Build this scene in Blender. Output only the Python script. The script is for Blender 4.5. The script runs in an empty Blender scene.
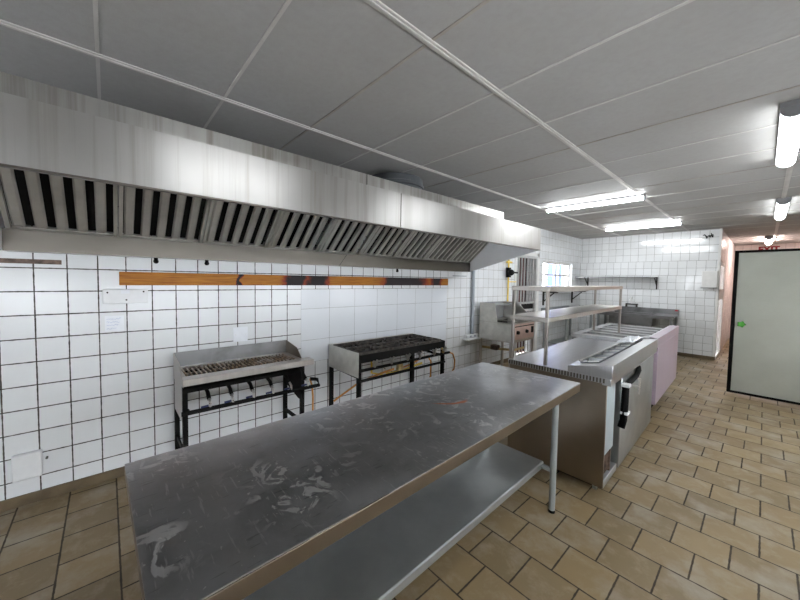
import bpy, math, random
from mathutils import Vector, Matrix
random.seed(7)
S = bpy.context.scene
COL = S.collection

# ------------------------------------------------------------------ camera
YAW, PIT, ROL = -0.83933, -0.045827, 0.016711
F_PX, SHIFT_PX, CAM_H = 326.4953, -5.6487, 1.5303
cy_, sy_ = math.cos(YAW), math.sin(YAW)
fwd = Vector((sy_*math.cos(PIT), cy_*math.cos(PIT), math.sin(PIT)))
r0 = Vector((cy_, -sy_, 0)); u0 = r0.cross(fwd)
rt = r0*math.cos(ROL) + u0*math.sin(ROL)
up = u0*math.cos(ROL) - r0*math.sin(ROL)
cd = bpy.data.cameras.new('camera'); cam = bpy.data.objects.new('camera', cd); COL.objects.link(cam)
cd.sensor_fit = 'HORIZONTAL'; cd.sensor_width = 36.0; cd.lens = F_PX*36/800
cd.shift_y = SHIFT_PX/800; cd.clip_start = 0.02
m = Matrix((rt, up, -fwd)).transposed().to_4x4(); m.translation = Vector((0, 0, CAM_H))
cam.matrix_world = m
S.camera = cam

# ------------------------------------------------------------------ world and exposure
W = bpy.data.worlds.new('world'); S.world = W; W.use_nodes = True
bg = W.node_tree.nodes['Background']; bg.inputs[0].default_value = (0.93, 0.95, 1.0, 1); bg.inputs[1].default_value = 5.0
S.view_settings.view_transform = 'Standard'; S.view_settings.look = 'None'
S.view_settings.gamma = 1; S.view_settings.use_curve_mapping = False
S.view_settings.exposure = 1.32
TUBE_E = 34.0          # emission of the fluorescent tubes

# ------------------------------------------------------------------ mesh helper
class MB:
    def __init__(s): s.v = []; s.f = []; s.mi = []; s.cur = 0
    def add(s, vs, fs):
        o = len(s.v); s.v += [tuple(q) for q in vs]; s.f += [tuple(i+o for i in f) for f in fs]; s.mi += [s.cur]*len(fs); return s
    def box(s, x0, x1, y0, y1, z0, z1):
        vs = [(x, y, z) for z in (z0, z1) for y in (y0, y1) for x in (x0, x1)]
        return s.add(vs, [(0, 2, 3, 1), (4, 5, 7, 6), (0, 1, 5, 4), (2, 6, 7, 3), (0, 4, 6, 2), (1, 3, 7, 5)])
    def bar(s, a, b, w, h, upv=(0, 0, 1)):
        a, b = Vector(a), Vector(b); d = (b-a).normalized(); u = Vector(upv)
        if abs(d.dot(u)) > .98: u = Vector((1, 0, 0))
        r = d.cross(u).normalized(); u = r.cross(d).normalized()
        vs = [p + r*sx*w/2 + u*sz*h/2 for p in (a, b) for sz in (-1, 1) for sx in (-1, 1)]
        return s.add(vs, [(0, 1, 3, 2), (4, 6, 7, 5), (0, 4, 5, 1), (2, 3, 7, 6), (0, 2, 6, 4), (1, 5, 7, 3)])
    def tube(s, pts, r, n=10, cap=True):
        pts = [Vector(q) for q in pts]; rings = []; prev = None
        for i, q in enumerate(pts):
            d = (pts[min(i+1, len(pts)-1)] - pts[max(i-1, 0)]).normalized()
            if prev is None:
                u = Vector((0, 0, 1)) if abs(d.z) < .9 else Vector((1, 0, 0))
                a = d.cross(u).normalized()
            else: a = (prev - d*prev.dot(d)).normalized()
            prev = a; b = d.cross(a)
            rr = r[i] if isinstance(r, (list, tuple)) else r
            rings.append([q + (a*math.cos(t) + b*math.sin(t))*rr for t in [2*math.pi*k/n for k in range(n)]])
        vs = [v for R_ in rings for v in R_]; fs = []
        for i in range(len(rings)-1):
            for k in range(n):
                fs.append((i*n+k, i*n+(k+1) % n, (i+1)*n+(k+1) % n, (i+1)*n+k))
        if cap: fs.append(tuple(range(n))[::-1]); fs.append(tuple((len(rings)-1)*n+k for k in range(n)))
        return s.add(vs, fs)
    def prism(s, poly, ax, a0, a1):
        """poly: 2d points in the two axes other than ax (in x,y,z order), pushed from a0 to a1 along ax"""
        def P(q, a):
            l = list(q); l.insert(ax, a); return tuple(l)
        n = len(poly); vs = [P(q, a0) for q in poly] + [P(q, a1) for q in poly]
        fs = [tuple(range(n))[::-1], tuple(range(n, 2*n))] + [(k, (k+1) % n, n+(k+1) % n, n+k) for k in range(n)]
        return s.add(vs, fs)
    def sphere(s, c, r, n=10, sc=(1, 1, 1)):
        vs = []; fs = []
        for i in range(n//2+1):
            t = math.pi*i/(n//2)
            for k in range(n):
                p = 2*math.pi*k/n
                vs.append((c[0]+r*sc[0]*math.sin(t)*math.cos(p), c[1]+r*sc[1]*math.sin(t)*math.sin(p), c[2]+r*sc[2]*math.cos(t)))
        for i in range(n//2):
            for k in range(n): fs.append((i*n+k, (i+1)*n+k, (i+1)*n+(k+1) % n, i*n+(k+1) % n))
        return s.add(vs, fs)
    def build(s, name, mats, parent=None, bevel=0, smooth=True, off=(0, 0, 0)):
        me = bpy.data.meshes.new(name)
        if isinstance(parent, bpy.types.Object) and parent.get('_o') is not None:
            off = tuple(parent['_o'])
        me.from_pydata([(x-off[0], y-off[1], z-off[2]) for x, y, z in s.v], [], s.f)
        import bmesh
        b = bmesh.new(); b.from_mesh(me); bmesh.ops.recalc_face_normals(b, faces=b.faces); b.to_mesh(me); b.free()
        for mt in (mats if isinstance(mats, (list, tuple)) else [mats]): me.materials.append(mt)
        for pl, i in zip(me.polygons, s.mi): pl.material_index = i
        if smooth:
            me.shade_smooth(); me.set_sharp_from_angle(angle=math.radians(35))
        o = bpy.data.objects.new(name, me); COL.objects.link(o)
        if parent: o.parent = parent
        if bevel:
            md = o.modifiers.new('bevel', 'BEVEL'); md.width = bevel; md.segments = 2; md.limit_method = 'ANGLE'; md.angle_limit = math.radians(40)
        return o

def tag(o, label=None, cat=None, group=None, kind=None):
    if label: o['label'] = label
    if cat: o['category'] = cat
    if group: o['group'] = group
    if kind: o['kind'] = kind
    return o
def thing(name, label, cat, loc=(0, 0, 0), rz=0, group=None):
    """Empty at a thing's base.  Parts are written in world coordinates when rz == 0 (offset kept in _o), local otherwise."""
    o = bpy.data.objects.new(name, None); COL.objects.link(o); o.empty_display_size = .1
    o.location = loc; o.rotation_euler = (0, 0, rz)
    if rz == 0: o['_o'] = [float(q) for q in loc]
    return tag(o, label, cat, group)
def struct(name, mb, mat, bevel=0, parent=None):
    o = mb.build(name, mat, parent, bevel); o['kind'] = 'structure'; return o
def copy_tree(o, parent=None):
    c = o.copy(); COL.objects.link(c)
    if parent: c.parent = parent
    for ch in list(o.children): copy_tree(ch, c)
    return c

# ------------------------------------------------------------------ material helper
class NT:
    def __init__(s, name):
        s.m = bpy.data.materials.new(name); s.m.use_nodes = True; s.t = s.m.node_tree; s.n = s.t.nodes
        s.b = s.n['Principled BSDF']
    def lk(s, a, b): s.t.links.new(a, b)
    def put(s, sock, v):
        if hasattr(v, 'is_linked') or isinstance(v, bpy.types.NodeSocket): s.lk(v, sock)
        elif isinstance(v, (tuple, list)) and len(v) == 3 and sock.type == 'RGBA': sock.default_value = (*v, 1)
        else: sock.default_value = v
    def math(s, op, a, b=0.0, c=None):
        n = s.n.new('ShaderNodeMath'); n.operation = op; s.put(n.inputs[0], a); s.put(n.inputs[1], b)
        if c is not None: s.put(n.inputs[2], c)
        return n.outputs[0]
    def mix(s, f, a, b, mode='MIX'):
        n = s.n.new('ShaderNodeMix'); n.data_type = 'RGBA'; n.blend_type = mode
        s.put(n.inputs[0], f); s.put(n.inputs[6], a); s.put(n.inputs[7], b); return n.outputs[2]
    def rng(s, v, a, b, c=0.0, d=1.0, smooth=False):
        n = s.n.new('ShaderNodeMapRange'); n.clamp = True
        if smooth: n.interpolation_type = 'SMOOTHSTEP'
        s.put(n.inputs[0], v); n.inputs[1].default_value = a; n.inputs[2].default_value = b
        s.put(n.inputs[3], c); s.put(n.inputs[4], d); return n.outputs[0]
    def pos(s):
        g = s.n.new('ShaderNodeNewGeometry'); return g.outputs['Position']
    def obj(s):
        g = s.n.new('ShaderNodeTexCoord'); return g.outputs['Object']
    def sep(s, v):
        n = s.n.new('ShaderNodeSeparateXYZ'); s.lk(v, n.inputs[0]); return n.outputs
    def comb(s, x, y, z):
        n = s.n.new('ShaderNodeCombineXYZ'); s.put(n.inputs[0], x); s.put(n.inputs[1], y); s.put(n.inputs[2], z); return n.outputs[0]
    def scale(s, v, sc, rot=(0, 0, 0)):
        n = s.n.new('ShaderNodeMapping'); s.lk(v, n.inputs[0]); n.inputs['Scale'].default_value = sc; n.inputs['Rotation'].default_value = rot; return n.outputs[0]
    def noise(s, v, sc, det=3, rough=.55, dist=0.0):
        n = s.n.new('ShaderNodeTexNoise'); s.lk(v, n.inputs['Vector']); n.inputs['Scale'].default_value = sc
        n.inputs['Detail'].default_value = det; n.inputs['Roughness'].default_value = rough; n.inputs['Distortion'].default_value = dist; return n.outputs[0]
    def white(s, v):
        n = s.n.new('ShaderNodeTexWhiteNoise'); n.noise_dimensions = '3D'; s.lk(v, n.inputs['Vector']); return n.outputs
    def bump(s, h, st=.3, d=.002):
        n = s.n.new('ShaderNodeBump'); n.inputs['Strength'].default_value = st; n.inputs['Distance'].default_value = d; s.lk(h, n.inputs['Height'])
        s.lk(n.outputs[0], s.b.inputs['Normal']); return n
    def set(s, **k):
        names = dict(col='Base Color', rough='Roughness', metal='Metallic', spec='Specular IOR Level', emc='Emission Color', ems='Emission Strength',
                     aniso='Anisotropic', tan='Tangent', trans='Transmission Weight', ior='IOR', alpha='Alpha', coat='Coat Weight')
        for a, v in k.items(): s.put(s.b.inputs[names[a]], v)
        return s.m

def plain(name, col, rough=.5, metal=0.0, var=.12, nscale=18, bump=0.0, spec=.5):
    n = NT(name); v = n.noise(n.obj(), nscale, 4)
    c = n.mix(n.rng(v, .3, .7), tuple(q*(1-var) for q in col), tuple(min(1, q*(1+var)) for q in col))
    n.set(col=c, rough=n.rng(v, .3, .7, max(.29, rough-.05), min(1, rough+.07)) if metal > .1 else rough, metal=metal, spec=spec)
    if bump: n.bump(v, bump)
    return n.m

def tiles(name, ua, va, u0, v0, tu, tv, gw, col, grout, rough=.18, var=.06, bond=0.0, rand=0.0, dirt=.1, dirtcol=(.45, .40, .32), patch=0.0, spec=.5, wav=.15):
    n = NT(name); P = n.sep(n.pos())
    v = n.math('DIVIDE', n.math('SUBTRACT', P[va], v0), tv); rowi = n.math('FLOOR', v)
    u = n.math('DIVIDE', n.math('SUBTRACT', P[ua], u0), tu)
    if bond: u = n.math('ADD', u, n.math('MULTIPLY', n.math('FLOORED_MODULO', rowi, 2.0), bond))
    if rand:
        w = n.white(n.comb(n.math('FLOOR', n.math('DIVIDE', rowi, 2.0)), 3.3, 1.7))[0]
        u = n.math('ADD', u, n.math('MULTIPLY', w, rand))
    coli = n.math('FLOOR', u)
    fu = n.math('FRACT', u); fv = n.math('FRACT', v)
    du = n.math('MULTIPLY', n.math('MINIMUM', fu, n.math('SUBTRACT', 1.0, fu)), tu)
    dv = n.math('MULTIPLY', n.math('MINIMUM', fv, n.math('SUBTRACT', 1.0, fv)), tv)
    d = n.math('MINIMUM', du, dv)
    rag = n.noise(n.pos(), 30, 3)
    d = n.math('ADD', d, n.math('MULTIPLY', n.math('SUBTRACT', rag, .5), gw*.7))
    mask = n.rng(d, gw*.35, gw*.65, smooth=True)
    idv = n.comb(coli, rowi, 0.5); wn = n.white(idv)
    c = n.mix(wn[0], tuple(q*(1-var) for q in col), tuple(min(1, q*(1+var)) for q in col))
    big = n.noise(n.pos(), 2.3, 5, .65)
    c = n.mix(n.rng(big, .45, .8, 0, dirt), c, dirtcol)
    if patch:
        pn = n.noise(n.pos(), 9, 6, .7, .4)
        c = n.mix(n.rng(pn, .5, .75, 0, patch), c, (.30, .25, .17))
        c = n.mix(n.rng(n.noise(n.pos(), 3.1, 5, .6), .5, .72, 0, patch*.8), c, (.36, .33, .28))
    gc = n.mix(n.rng(n.noise(n.pos(), 6, 4), .35, .65), tuple(q*.7 for q in grout), tuple(q*1.3 for q in grout))
    c = n.mix(mask, gc, c)
    n.set(col=c, rough=n.mix(mask, (.8,)*3, n.mix(n.rng(big, .3, .7), (rough*.8,)*3, (rough*1.5,)*3)), spec=spec)
    h = n.math('ADD', mask, n.math('MULTIPLY', n.noise(n.pos(), 5, 2), wav*6))
    tilt = n.math('ADD', n.math('MULTIPLY', n.math('SUBTRACT', fu, .5), n.math('SUBTRACT', wn[0], .5)), n.math('MULTIPLY', n.math('SUBTRACT', fv, .5), n.math('SUBTRACT', n.white(n.comb(rowi, coli, 7.5))[0], .5)))
    h = n.math('ADD', h, n.math('MULTIPLY', tilt, wav*4))
    n.bump(h, .5, .0022)
    return n.m

def steel(name, col=(.56, .56, .56), rough=.28, streak=(1, 60, 1), aniso=0.0, tan=None, smudge=.5, grime=(.25, .22, .18), gamt=.15, dent=.0, nsc=2.2, det=3, dis=.2, sg=0.0, sgs=(1, 9, .25)):
    n = NT(name); o = n.obj()
    st = n.noise(n.scale(o, tuple(1+(q-1)*.3 if q > 1 else q for q in streak)), 4, 2, .5)
    sm = n.noise(o, nsc, det, .62, dis)
    c = n.mix(n.rng(st, .3, .7), tuple(q*.94 for q in col), tuple(min(1, q*1.05) for q in col))
    c = n.mix(n.rng(sm, .45, .85, 0, gamt, True), c, grime)
    if sg:
        k = n.noise(n.scale(o, sgs), 2.2, 4, .6)
        c = n.mix(n.math('MULTIPLY', n.rng(k, .48, .66, 0, sg), n.rng(n.noise(o, .55, 2), .35, .6, .35, 1)), c, grime)
    r = n.math('ADD', n.rng(sm, .25, .75, rough*(1-smudge*.35), rough*(1+smudge*.6), True), n.math('MULTIPLY', n.math('SUBTRACT', st, .5), .05))
    r = n.math('MAXIMUM', r, .29)
    n.set(col=c, rough=r, metal=1.0)
    if aniso:
        n.set(aniso=aniso); n.lk(n.comb(*tan), n.b.inputs['Tangent'])
    if dent: n.bump(n.noise(o, 1.7, 2, .4), dent, .02)
    return n.m

# materials -------------------------------------------------------
WHITE_T = (.76, .775, .79)
M = {}
T = .155
M['tile_main'] = tiles('white tile dark grout', 1, 2, -.358, 1.565, T, T, .0072, WHITE_T, (.055, .047, .040), dirt=.10, var=.03)
M['tile_big'] = tiles('large white tile', 1, 2, 1.494, .87, .333, .3335, .004, (.74, .765, .80), (.34, .34, .34), dirt=.05, var=.02)
M['tile_far'] = tiles('white tile grey grout', 1, 2, 3.8467, 1.565, T, T, .006, WHITE_T, (.36, .34, .31), dirt=.12, var=.04, rand=.0)
M['tile_back'] = tiles('white tile back wall', 0, 2, -.77, 1.093, .1487, T, .006, (.74, .75, .755), (.30, .29, .28), dirt=.10, var=.04, rand=.5, rough=.10)
M['tile_return'] = tiles('passage tile', 1, 2, 9.12, 1.093, T, T, .006, (.74, .70, .69), (.34, .31, .28), dirt=.10)
M['tile_passage'] = tiles('passage end tile', 0, 2, -.6, 1.093, T, T, .006, (.74, .66, .63), (.38, .30, .27), dirt=.10)  # pinkish tint stands in for warm light bounced through the passage
M['tile_right'] = tiles('darkened tile right wall', 1, 2, 0, .07, T, T, .006, (.30, .31, .28), (.15, .14, .13), dirt=.2)  # unseen wall, tone darkened so the hood face reflects less brightness
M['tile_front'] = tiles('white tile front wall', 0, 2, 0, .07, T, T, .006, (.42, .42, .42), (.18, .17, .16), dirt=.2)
M['floor'] = tiles('quarry floor tile', 0, 1, -.551, .025, .2455, .2435, .0085, (.215, .155, .080), (.045, .033, .021), rough=.42, var=.17, bond=.55, dirt=.35, dirtcol=(.17, .13, .085), patch=.75, wav=.05, spec=.4)
M['skirting'] = plain('brown skirting tile', (.12, .088, .05), .5, 0, .3, 6)
M['hood'] = steel('brushed hood steel', (.46, .45, .435), .27, (1, 2.2, .5), .45, (0, 0, 1), .12, (.26, .23, .19), .25, .0, .9, 2, 0.0, .45)
M['plenum'] = steel('streaked plenum steel', (.42, .41, .39), .33, (1, 9, .3), .4, (0, 0, 1), .2, (.19, .165, .135), .4, .0, 2.2, 3, .2, .6)
M['baffle'] = plain('greasy baffle steel', (.52, .50, .46), .32, .65, .2, 4)
M['trough'] = steel('brushed trough steel', (.145, .132, .115), .30, (1, 1, 8), 0, None, .2, (.11, .09, .07), .4)
M['hood_inside'] = plain('pale hood inner sheet', (.80, .81, .84), .4, 0, .04, 4)
M['top'] = steel('worn table steel', (.42, .42, .43), .25, (30, 1, 1), 0, None, .6, (.20, .20, .20), .35, .35, 4.5)
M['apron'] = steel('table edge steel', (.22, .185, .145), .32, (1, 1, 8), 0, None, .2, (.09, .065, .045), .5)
M['galv'] = plain('galvanised grey sheet', (.38, .40, .40), .32, .8, .10, 5)
M['pale_sheet'] = plain('pale stained sheet', (.58, .57, .53), .4, .15, .15, 9)
M['leg'] = plain('grey painted pipe', (.26, .275, .275), .42, .2, .1, 9)
M['counter'] = steel('counter steel', (.49, .49, .505), .24, (40, 1, 1), 0, None, .5, (.35, .33, .31), .2, .12)
M['body'] = steel('brown tinged cabinet steel', (.27, .225, .18), .30, (1, 20, 1), 0, None, .4, (.15, .115, .08), .4, .05, 2.2)  # brown tinge stands in for the floor mirrored in the cabinet end
M['door_steel'] = steel('grey door steel', (.35, .36, .355), .38, (1, 1, 4), 0, None, .5, (.30, .28, .25), .3, .1)
M['film'] = plain('pink tinted protective film', (.38, .31, .365), .30, .4, .14, 3)
M['film_blue'] = plain('peeling bluish film', (.40, .47, .50), .3, .4, .15, 5)
M['rack'] = steel('rack steel', (.50, .47, .44), .27, (1, 20, 1), 0, None, .4, (.4, .35, .32), .2, .08)
M['black'] = plain('black painted iron', (.007, .0065, .006), .6, .0, .3, 30, .1, .15)
M['black_rubber'] = plain('black rubber', (.004, .004, .004), .75, 0, .1, 18, 0, .1)
M['dark'] = plain('painted recess shade', (.012, .011, .010), .9, 0, .1, 18, 0, .1)  # near-black tone: shade painted into gaps, slots and doorway; also seam lines
M['iron'] = plain('burnt cast iron', (.028, .024, .020), .6, .0, .6, 40, .4)
M['grate_iron'] = plain('ashy cast iron', (.055, .045, .037), .65, 0, .95, 24, .3)
M['white_plastic'] = plain('white plastic', (.78, .79, .80), .35, 0, .03)
M['grey_plastic'] = plain('grey pvc conduit', (.33, .36, .39), .4, 0, .05)
M['brass'] = plain('brass', (.62, .47, .24), .35, .9, .2, 30)
M['chrome'] = plain('chrome fitting', (.75, .74, .72), .2, 1.0, .1, 30)
M['blue'] = plain('blue valve handle', (.02, .03, .12), .5, 0, .2)
M['hose'] = plain('orange gas hose', (.62, .27, .06), .5, 0, .2, 30)
M['yellow'] = plain('yellow gas pipe', (.80, .56, .08), .4, 0, .12, 20)
M['green'] = plain('green plastic knob', (.06, .30, .03), .4, 0, .15)
M['red'] = plain('red lettering', (.35, .02, .03), .5)
M['maroon'] = plain('maroon wooden door', (.10, .025, .02), .6, 0, .35, 7)
M['gate'] = plain('pale grey gate paint', (.50, .50, .49), .4, .2, .12, 12)
M['white_paint'] = plain('white paint', (.74, .73, .71), .45, 0, .05, 12)
M['paper'] = plain('paper sticker', (.80, .82, .86), .6, 0, .03)
M['ink'] = plain('blue ink', (.42, .46, .66), .7)
M['rust_rail'] = plain('rusty strip', (.13, .085, .065), .5, .2, .7, 25, .3)
M['panel_red'] = plain('pinkish control panel', (.58, .42, .37), .35, .3, .12, 10)
M['galv_duct'] = steel('galvanised duct', (.36, .38, .39), .40, (6, 6, 6), 0, None, .5, (.2, .2, .2), .4)
M['lamp_body'] = plain('grey lamp body', (.30, .30, .31), .5, .2, .06)
M['blue_wall'] = plain('blue outside wall', (.07, .13, .50), .8, 0, .08, 4)
M['yard'] = plain('pale paving outside', (.62, .50, .42), .8, 0, .1, 3)

def ceiling_mat():
    n = NT('mottled ceiling board'); P = n.pos()
    a = n.noise(P, 1.1, 5, .6); b = n.noise(P, 26, 4, .65); c0 = n.noise(P, 120, 2)
    c = n.mix(n.rng(a, .35, .7), (.40, .395, .385), (.36, .35, .335))
    c = n.mix(n.rng(b, .4, .75, 0, .35), c, (.32, .305, .285))
    n.set(col=c, rough=.7, spec=.12)
    n.bump(n.math('ADD', c0, n.math('MULTIPLY', a, 3.0)), .12, .004); return n.m
M['ceiling'] = ceiling_mat()
M['sooty_dark'] = steel('sooty steel', (.27, .27, .275), .32, (1, 6, 1), 0, None, .4, (.06, .055, .05), .7, 0, 3.5)  # soot on the grill backsplash; simply darker steel on sink and shelf
M['duct'] = steel('dark galvanised duct', (.15, .16, .17), .40, (6, 6, 6), 0, None, .4, (.05, .05, .05), .6)
M['post'] = steel('rack post steel', (.36, .33, .30), .32, (1, 8, 1), 0, None, .3, (.2, .17, .14), .3)
M['rail'] = plain('off white ceiling strip', (.50, .485, .46), .45, 0, .12, 5)
M['joint'] = plain('brownish board joint', (.33, .30, .26), .5, 0, .2, 5)

def leaf_mat():
    n = NT('stucco door sheet'); P = n.obj()
    v = n.n.new('ShaderNodeTexVoronoi'); n.lk(P, v.inputs['Vector']); v.inputs['Scale'].default_value = 90
    a = n.noise(P, 2.2, 4)
    c = n.mix(n.rng(a, .35, .7), (.37, .38, .33), (.33, .34, .29))
    c = n.mix(n.rng(n.noise(P, 14, 4), .55, .75, 0, .3), c, (.33, .34, .28))
    n.set(col=c, rough=.38, metal=.25); n.bump(v.outputs[0], .35, .003); return n.m
M['leaf'] = leaf_mat()

def wood_mat():
    n = NT('varnished pine with scorch marks'); P = n.pos(); X = n.sep(P)
    g = n.noise(n.scale(P, (1, .9, 22)), 5, 5, .6, .6)
    c = n.mix(n.rng(g, .35, .65), (.52, .215, .022), (.30, .095, .010))
    c = n.mix(n.rng(n.noise(n.scale(P, (1, .5, 30)), 9, 3), .6, .75, 0, .6), c, (.20, .07, .015))
    wob = n.math('MULTIPLY', n.math('SUBTRACT', n.noise(P, 9, 4), .5), .22)
    y = n.math('ADD', X[1], wob)
    tot = None
    for c0, w in ((1.42, .10), (1.66, .13), (2.98, .36), (3.55, .10), (.92, .02), (2.70, .10)):
        d = n.math('ABSOLUTE', n.math('SUBTRACT', y, c0))
        k = n.rng(d, w*.55, w*1.5, 1.0, 0.0, True)
        tot = k if tot is None else n.math('MAXIMUM', tot, k)
    c2 = n.mix(n.rng(tot, 0, .55), c, (.28, .04, .012))
    c2 = n.mix(n.rng(tot, .5, 1.0), c2, (.022, .016, .018))
    n.set(col=c2, rough=.5, spec=.25); return n.m
M['wood'] = wood_mat()

def grate_mat():
    n = NT('charred grill bars'); P = n.pos(); X = n.sep(P)
    a = n.noise(P, 22, 4, .7); b = n.noise(P, 5, 3)
    c = n.mix(n.rng(a, .4, .62), (.10, .07, .05), (.50, .34, .20))
    c = n.mix(n.math('MULTIPLY', n.rng(b, .42, .6), n.rng(a, .42, .6)), c, (.62, .60, .57))
    n.set(col=c, rough=.6, metal=0); return n.m
M['grate'] = grate_mat()

def tabletop_mat():
    """worn stainless top: scratches, smears and one orange rub mark"""
    n = NT('scratched table top'); o = n.obj(); X = n.sep(o)
    sm = n.noise(o, 2.2, 5, .55, .3); sc1 = n.noise(n.scale(o, (4, 40, 1), (0, 0, .5)), 3, 2, .6); sc2 = n.noise(n.scale(o, (40, 5, 1), (0, 0, -.3)), 3, 2, .6)
    bl = n.noise(o, 11, 5, .6, 1.6)
    sm2 = n.noise(o, 5.5, 6, .65, .5)
    c = n.mix(n.rng(sm, .3, .7), (.56, .57, .595), (.39, .40, .42))
    c = n.mix(n.rng(sm2, .42, .72, 0, .55), c, (.30, .30, .31))
    blot = n.math('MULTIPLY', n.rng(bl, .56, .60), n.rng(n.noise(o, 2.6, 2), .46, .56))
    c = n.mix(n.math('MULTIPLY', blot, .75), c, (.80, .80, .80))
    c = n.mix(n.math('MULTIPLY', n.rng(sc1, .64, .70), .5), c, (.74, .74, .75))
    c = n.mix(n.math('MULTIPLY', n.rng(sc2, .66, .72), .5), c, (.22, .22, .23))
    c = n.mix(n.rng(n.noise(o, 60, 2), .72, .75, 0, .8), c, (.85, .85, .85))
    # orange rub mark near (-.37, 1.50)
    dx = n.math('SUBTRACT', X[0], MARK[0]); dy = n.math('SUBTRACT', X[1], MARK[1])
    cu = n.math('ADD', dx, n.math('MULTIPLY', n.math('MULTIPLY', dy, dy), 4.0))
    cu = n.math('ADD', cu, n.math('MULTIPLY', dy, -.45))
    wob = n.math('MULTIPLY', n.math('SUBTRACT', n.noise(o, 40, 3), .5), .02)
    k1 = n.rng(n.math('ABSOLUTE', n.math('ADD', cu, wob)), .004, .016, 1.0, 0.0, True)
    k2 = n.rng(n.math('ABSOLUTE', dy), .05, .11, 1.0, 0.0, True)
    c = n.mix(n.math('MULTIPLY', n.math('MULTIPLY', k1, k2), .85), c, (.85, .22, .06))
    r = n.math('ADD', n.rng(sm, .25, .75, .29, .34, True), n.math('ADD', n.math('MULTIPLY', n.math('SUBTRACT', sc1, .5), .06), n.math('MULTIPLY', n.math('SUBTRACT', sc2, .5), .05)))
    r = n.math('ADD', r, n.math('MULTIPLY', blot, .12))
    r = n.math('MAXIMUM', r, .285)
    n.set(col=c, rough=r, metal=1.0)
    return n.m

def tube_mat(name, col, e):
    n = NT(name); n.set(col=(.9, .9, .9), rough=.4, emc=col, ems=e); return n.m
M['tube'] = tube_mat('lit fluorescent diffuser', (.93, .97, 1.0), TUBE_E)
M['tube_wide'] = tube_mat('lit wide diffuser', (.93, .97, 1.0), 8.5)
M['tube_warm'] = tube_mat('lit warm diffuser', (1.0, .78, .72), 34.0)  # warm colour and high output replace sunlight bounced off the passage floor
def glass_mat():
    n = NT('window glass'); n.set(col=(.95, .97, .97), rough=.03, trans=1.0, ior=1.01); return n.m
M['glass'] = glass_mat()

# ------------------------------------------------------------------ room shell
XL, YB, ZC = -3.2, 9.12, 2.649
XR, YF, YE, XP = 1.5, -2.7, 13.3, -.612
GY0, GY1, GZ = 5.86, 6.72, 2.05          # barred doorway in the left wall
WY0, WY1, WZ0, WZ1 = 7.0, 8.6, 1.40, 1.985   # window in the left wall
struct('floor', MB().box(XL-.2, XR+.2, YF-.2, YE+.2, -.1, 0), M['floor'])
struct('ceiling', MB().box(XL-.2, XR+.2, YF-.2, YE+.2, ZC, ZC+.1), M['ceiling'])
w = MB()
def seg(y0, y1, z0, z1, k):
    w.cur = k; w.box(XL-.2, XL, y0, y1, z0, z1)
seg(YF-.2, 1.494, 0, ZC, 0)
seg(1.494, 3.825, 0, .633, 0); seg(1.494, 3.825, .633, 1.41, 1); seg(1.494, 3.825, 1.41, ZC, 0)
seg(3.825, GY0, 0, ZC, 2); seg(GY0, GY1, GZ, ZC, 2); seg(GY1, WY0, 0, ZC, 2)
seg(WY0, WY1, 0, WZ0, 2); seg(WY0, WY1, WZ1, ZC, 2); seg(WY1, YB+.2, 0, ZC, 2)
struct('wall_left', w, [M['tile_main'], M['tile_big'], M['tile_far']])
struct('wall_back', MB().box(XL-.2, XP, YB, YB+.14, 0, ZC), M['tile_back'])
RD0, RD1, RDZ = 9.26, 10.34, 2.0         # glazed door in the passage wall
w = MB(); w.box(XP-.14, XP, YB+.139, RD0, 0, ZC); w.box(XP-.14, XP, RD0, RD1, RDZ, ZC); w.box(XP-.14, XP, RD1, YE+.2, 0, ZC)
struct('wall_passage', w, M['tile_return'])
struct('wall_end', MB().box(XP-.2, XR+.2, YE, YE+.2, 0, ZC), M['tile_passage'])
w = MB(); RW0, RW1 = .72, 1.56
w.box(XR, XR+.2, YF-.2, YE+.2, 0, RW0).box(XR, XR+.2, YF-.2, YE+.2, RW1, ZC)
RWY = ((-2.2, -.3), (0, 1.9), (2.2, 4.1), (4.4, 6.2))
for a, b in ((YF-.2, -2.2), (-.3, 0), (1.9, 2.2), (4.1, 4.4), (6.2, YE+.2)): w.box(XR, XR+.2, a, b, RW0, RW1)
struct('wall_right', w, M['tile_right'])
for i_, (a, b) in enumerate(RWY):
    g = MB(); x_ = XR+.08
    g.box(x_, x_+.05, a, a+.05, RW0, RW1).box(x_, x_+.05, b-.05, b, RW0, RW1).box(x_, x_+.05, a+.05, b-.05, RW0, RW0+.05).box(x_, x_+.05, a+.05, b-.05, RW1-.05, RW1).box(x_, x_+.05, (a+b)/2-.025, (a+b)/2+.025, RW0+.05, RW1-.05)
    wn_ = struct('window_%d' % (i_+2), g, M['white_paint'])  # added windows in the unseen right wall, daylight fill for the left wall
    MB().box(x_+.02, x_+.026, a+.04, b-.04, RW0+.04, RW1-.04).build('pane', M['glass'], wn_)
w = MB(); FW0, FW1 = -2.7, -1.6
w.box(XL-.2, XR+.2, YF-.2, YF, 0, 1.25).box(XL-.2, XR+.2, YF-.2, YF, 2.1, ZC).box(XL-.2, FW0, YF-.2, YF, 1.25, 2.1).box(FW1, XR+.2, YF-.2, YF, 1.25, 2.1)
struct('wall_front', w, M['tile_front'])
g = MB(); y_ = YF-.12
g.box(FW0, FW0+.05, y_, y_+.05, 1.25, 2.1).box(FW1-.05, FW1, y_, y_+.05, 1.25, 2.1).box(FW0+.05, FW1-.05, y_, y_+.05, 1.25, 1.30).box(FW0+.05, FW1-.05, y_, y_+.05, 2.05, 2.1).box((FW0+FW1)/2-.025, (FW0+FW1)/2+.025, y_, y_+.05, 1.30, 2.05)
wn_ = struct('window_7', g, M['white_paint'])  # added window behind the camera, brightens the near ceiling and floor
MB().box(FW0+.04, FW1-.04, y_+.02, y_+.026, 1.29, 2.06).build('pane', M['glass'], wn_)
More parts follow.
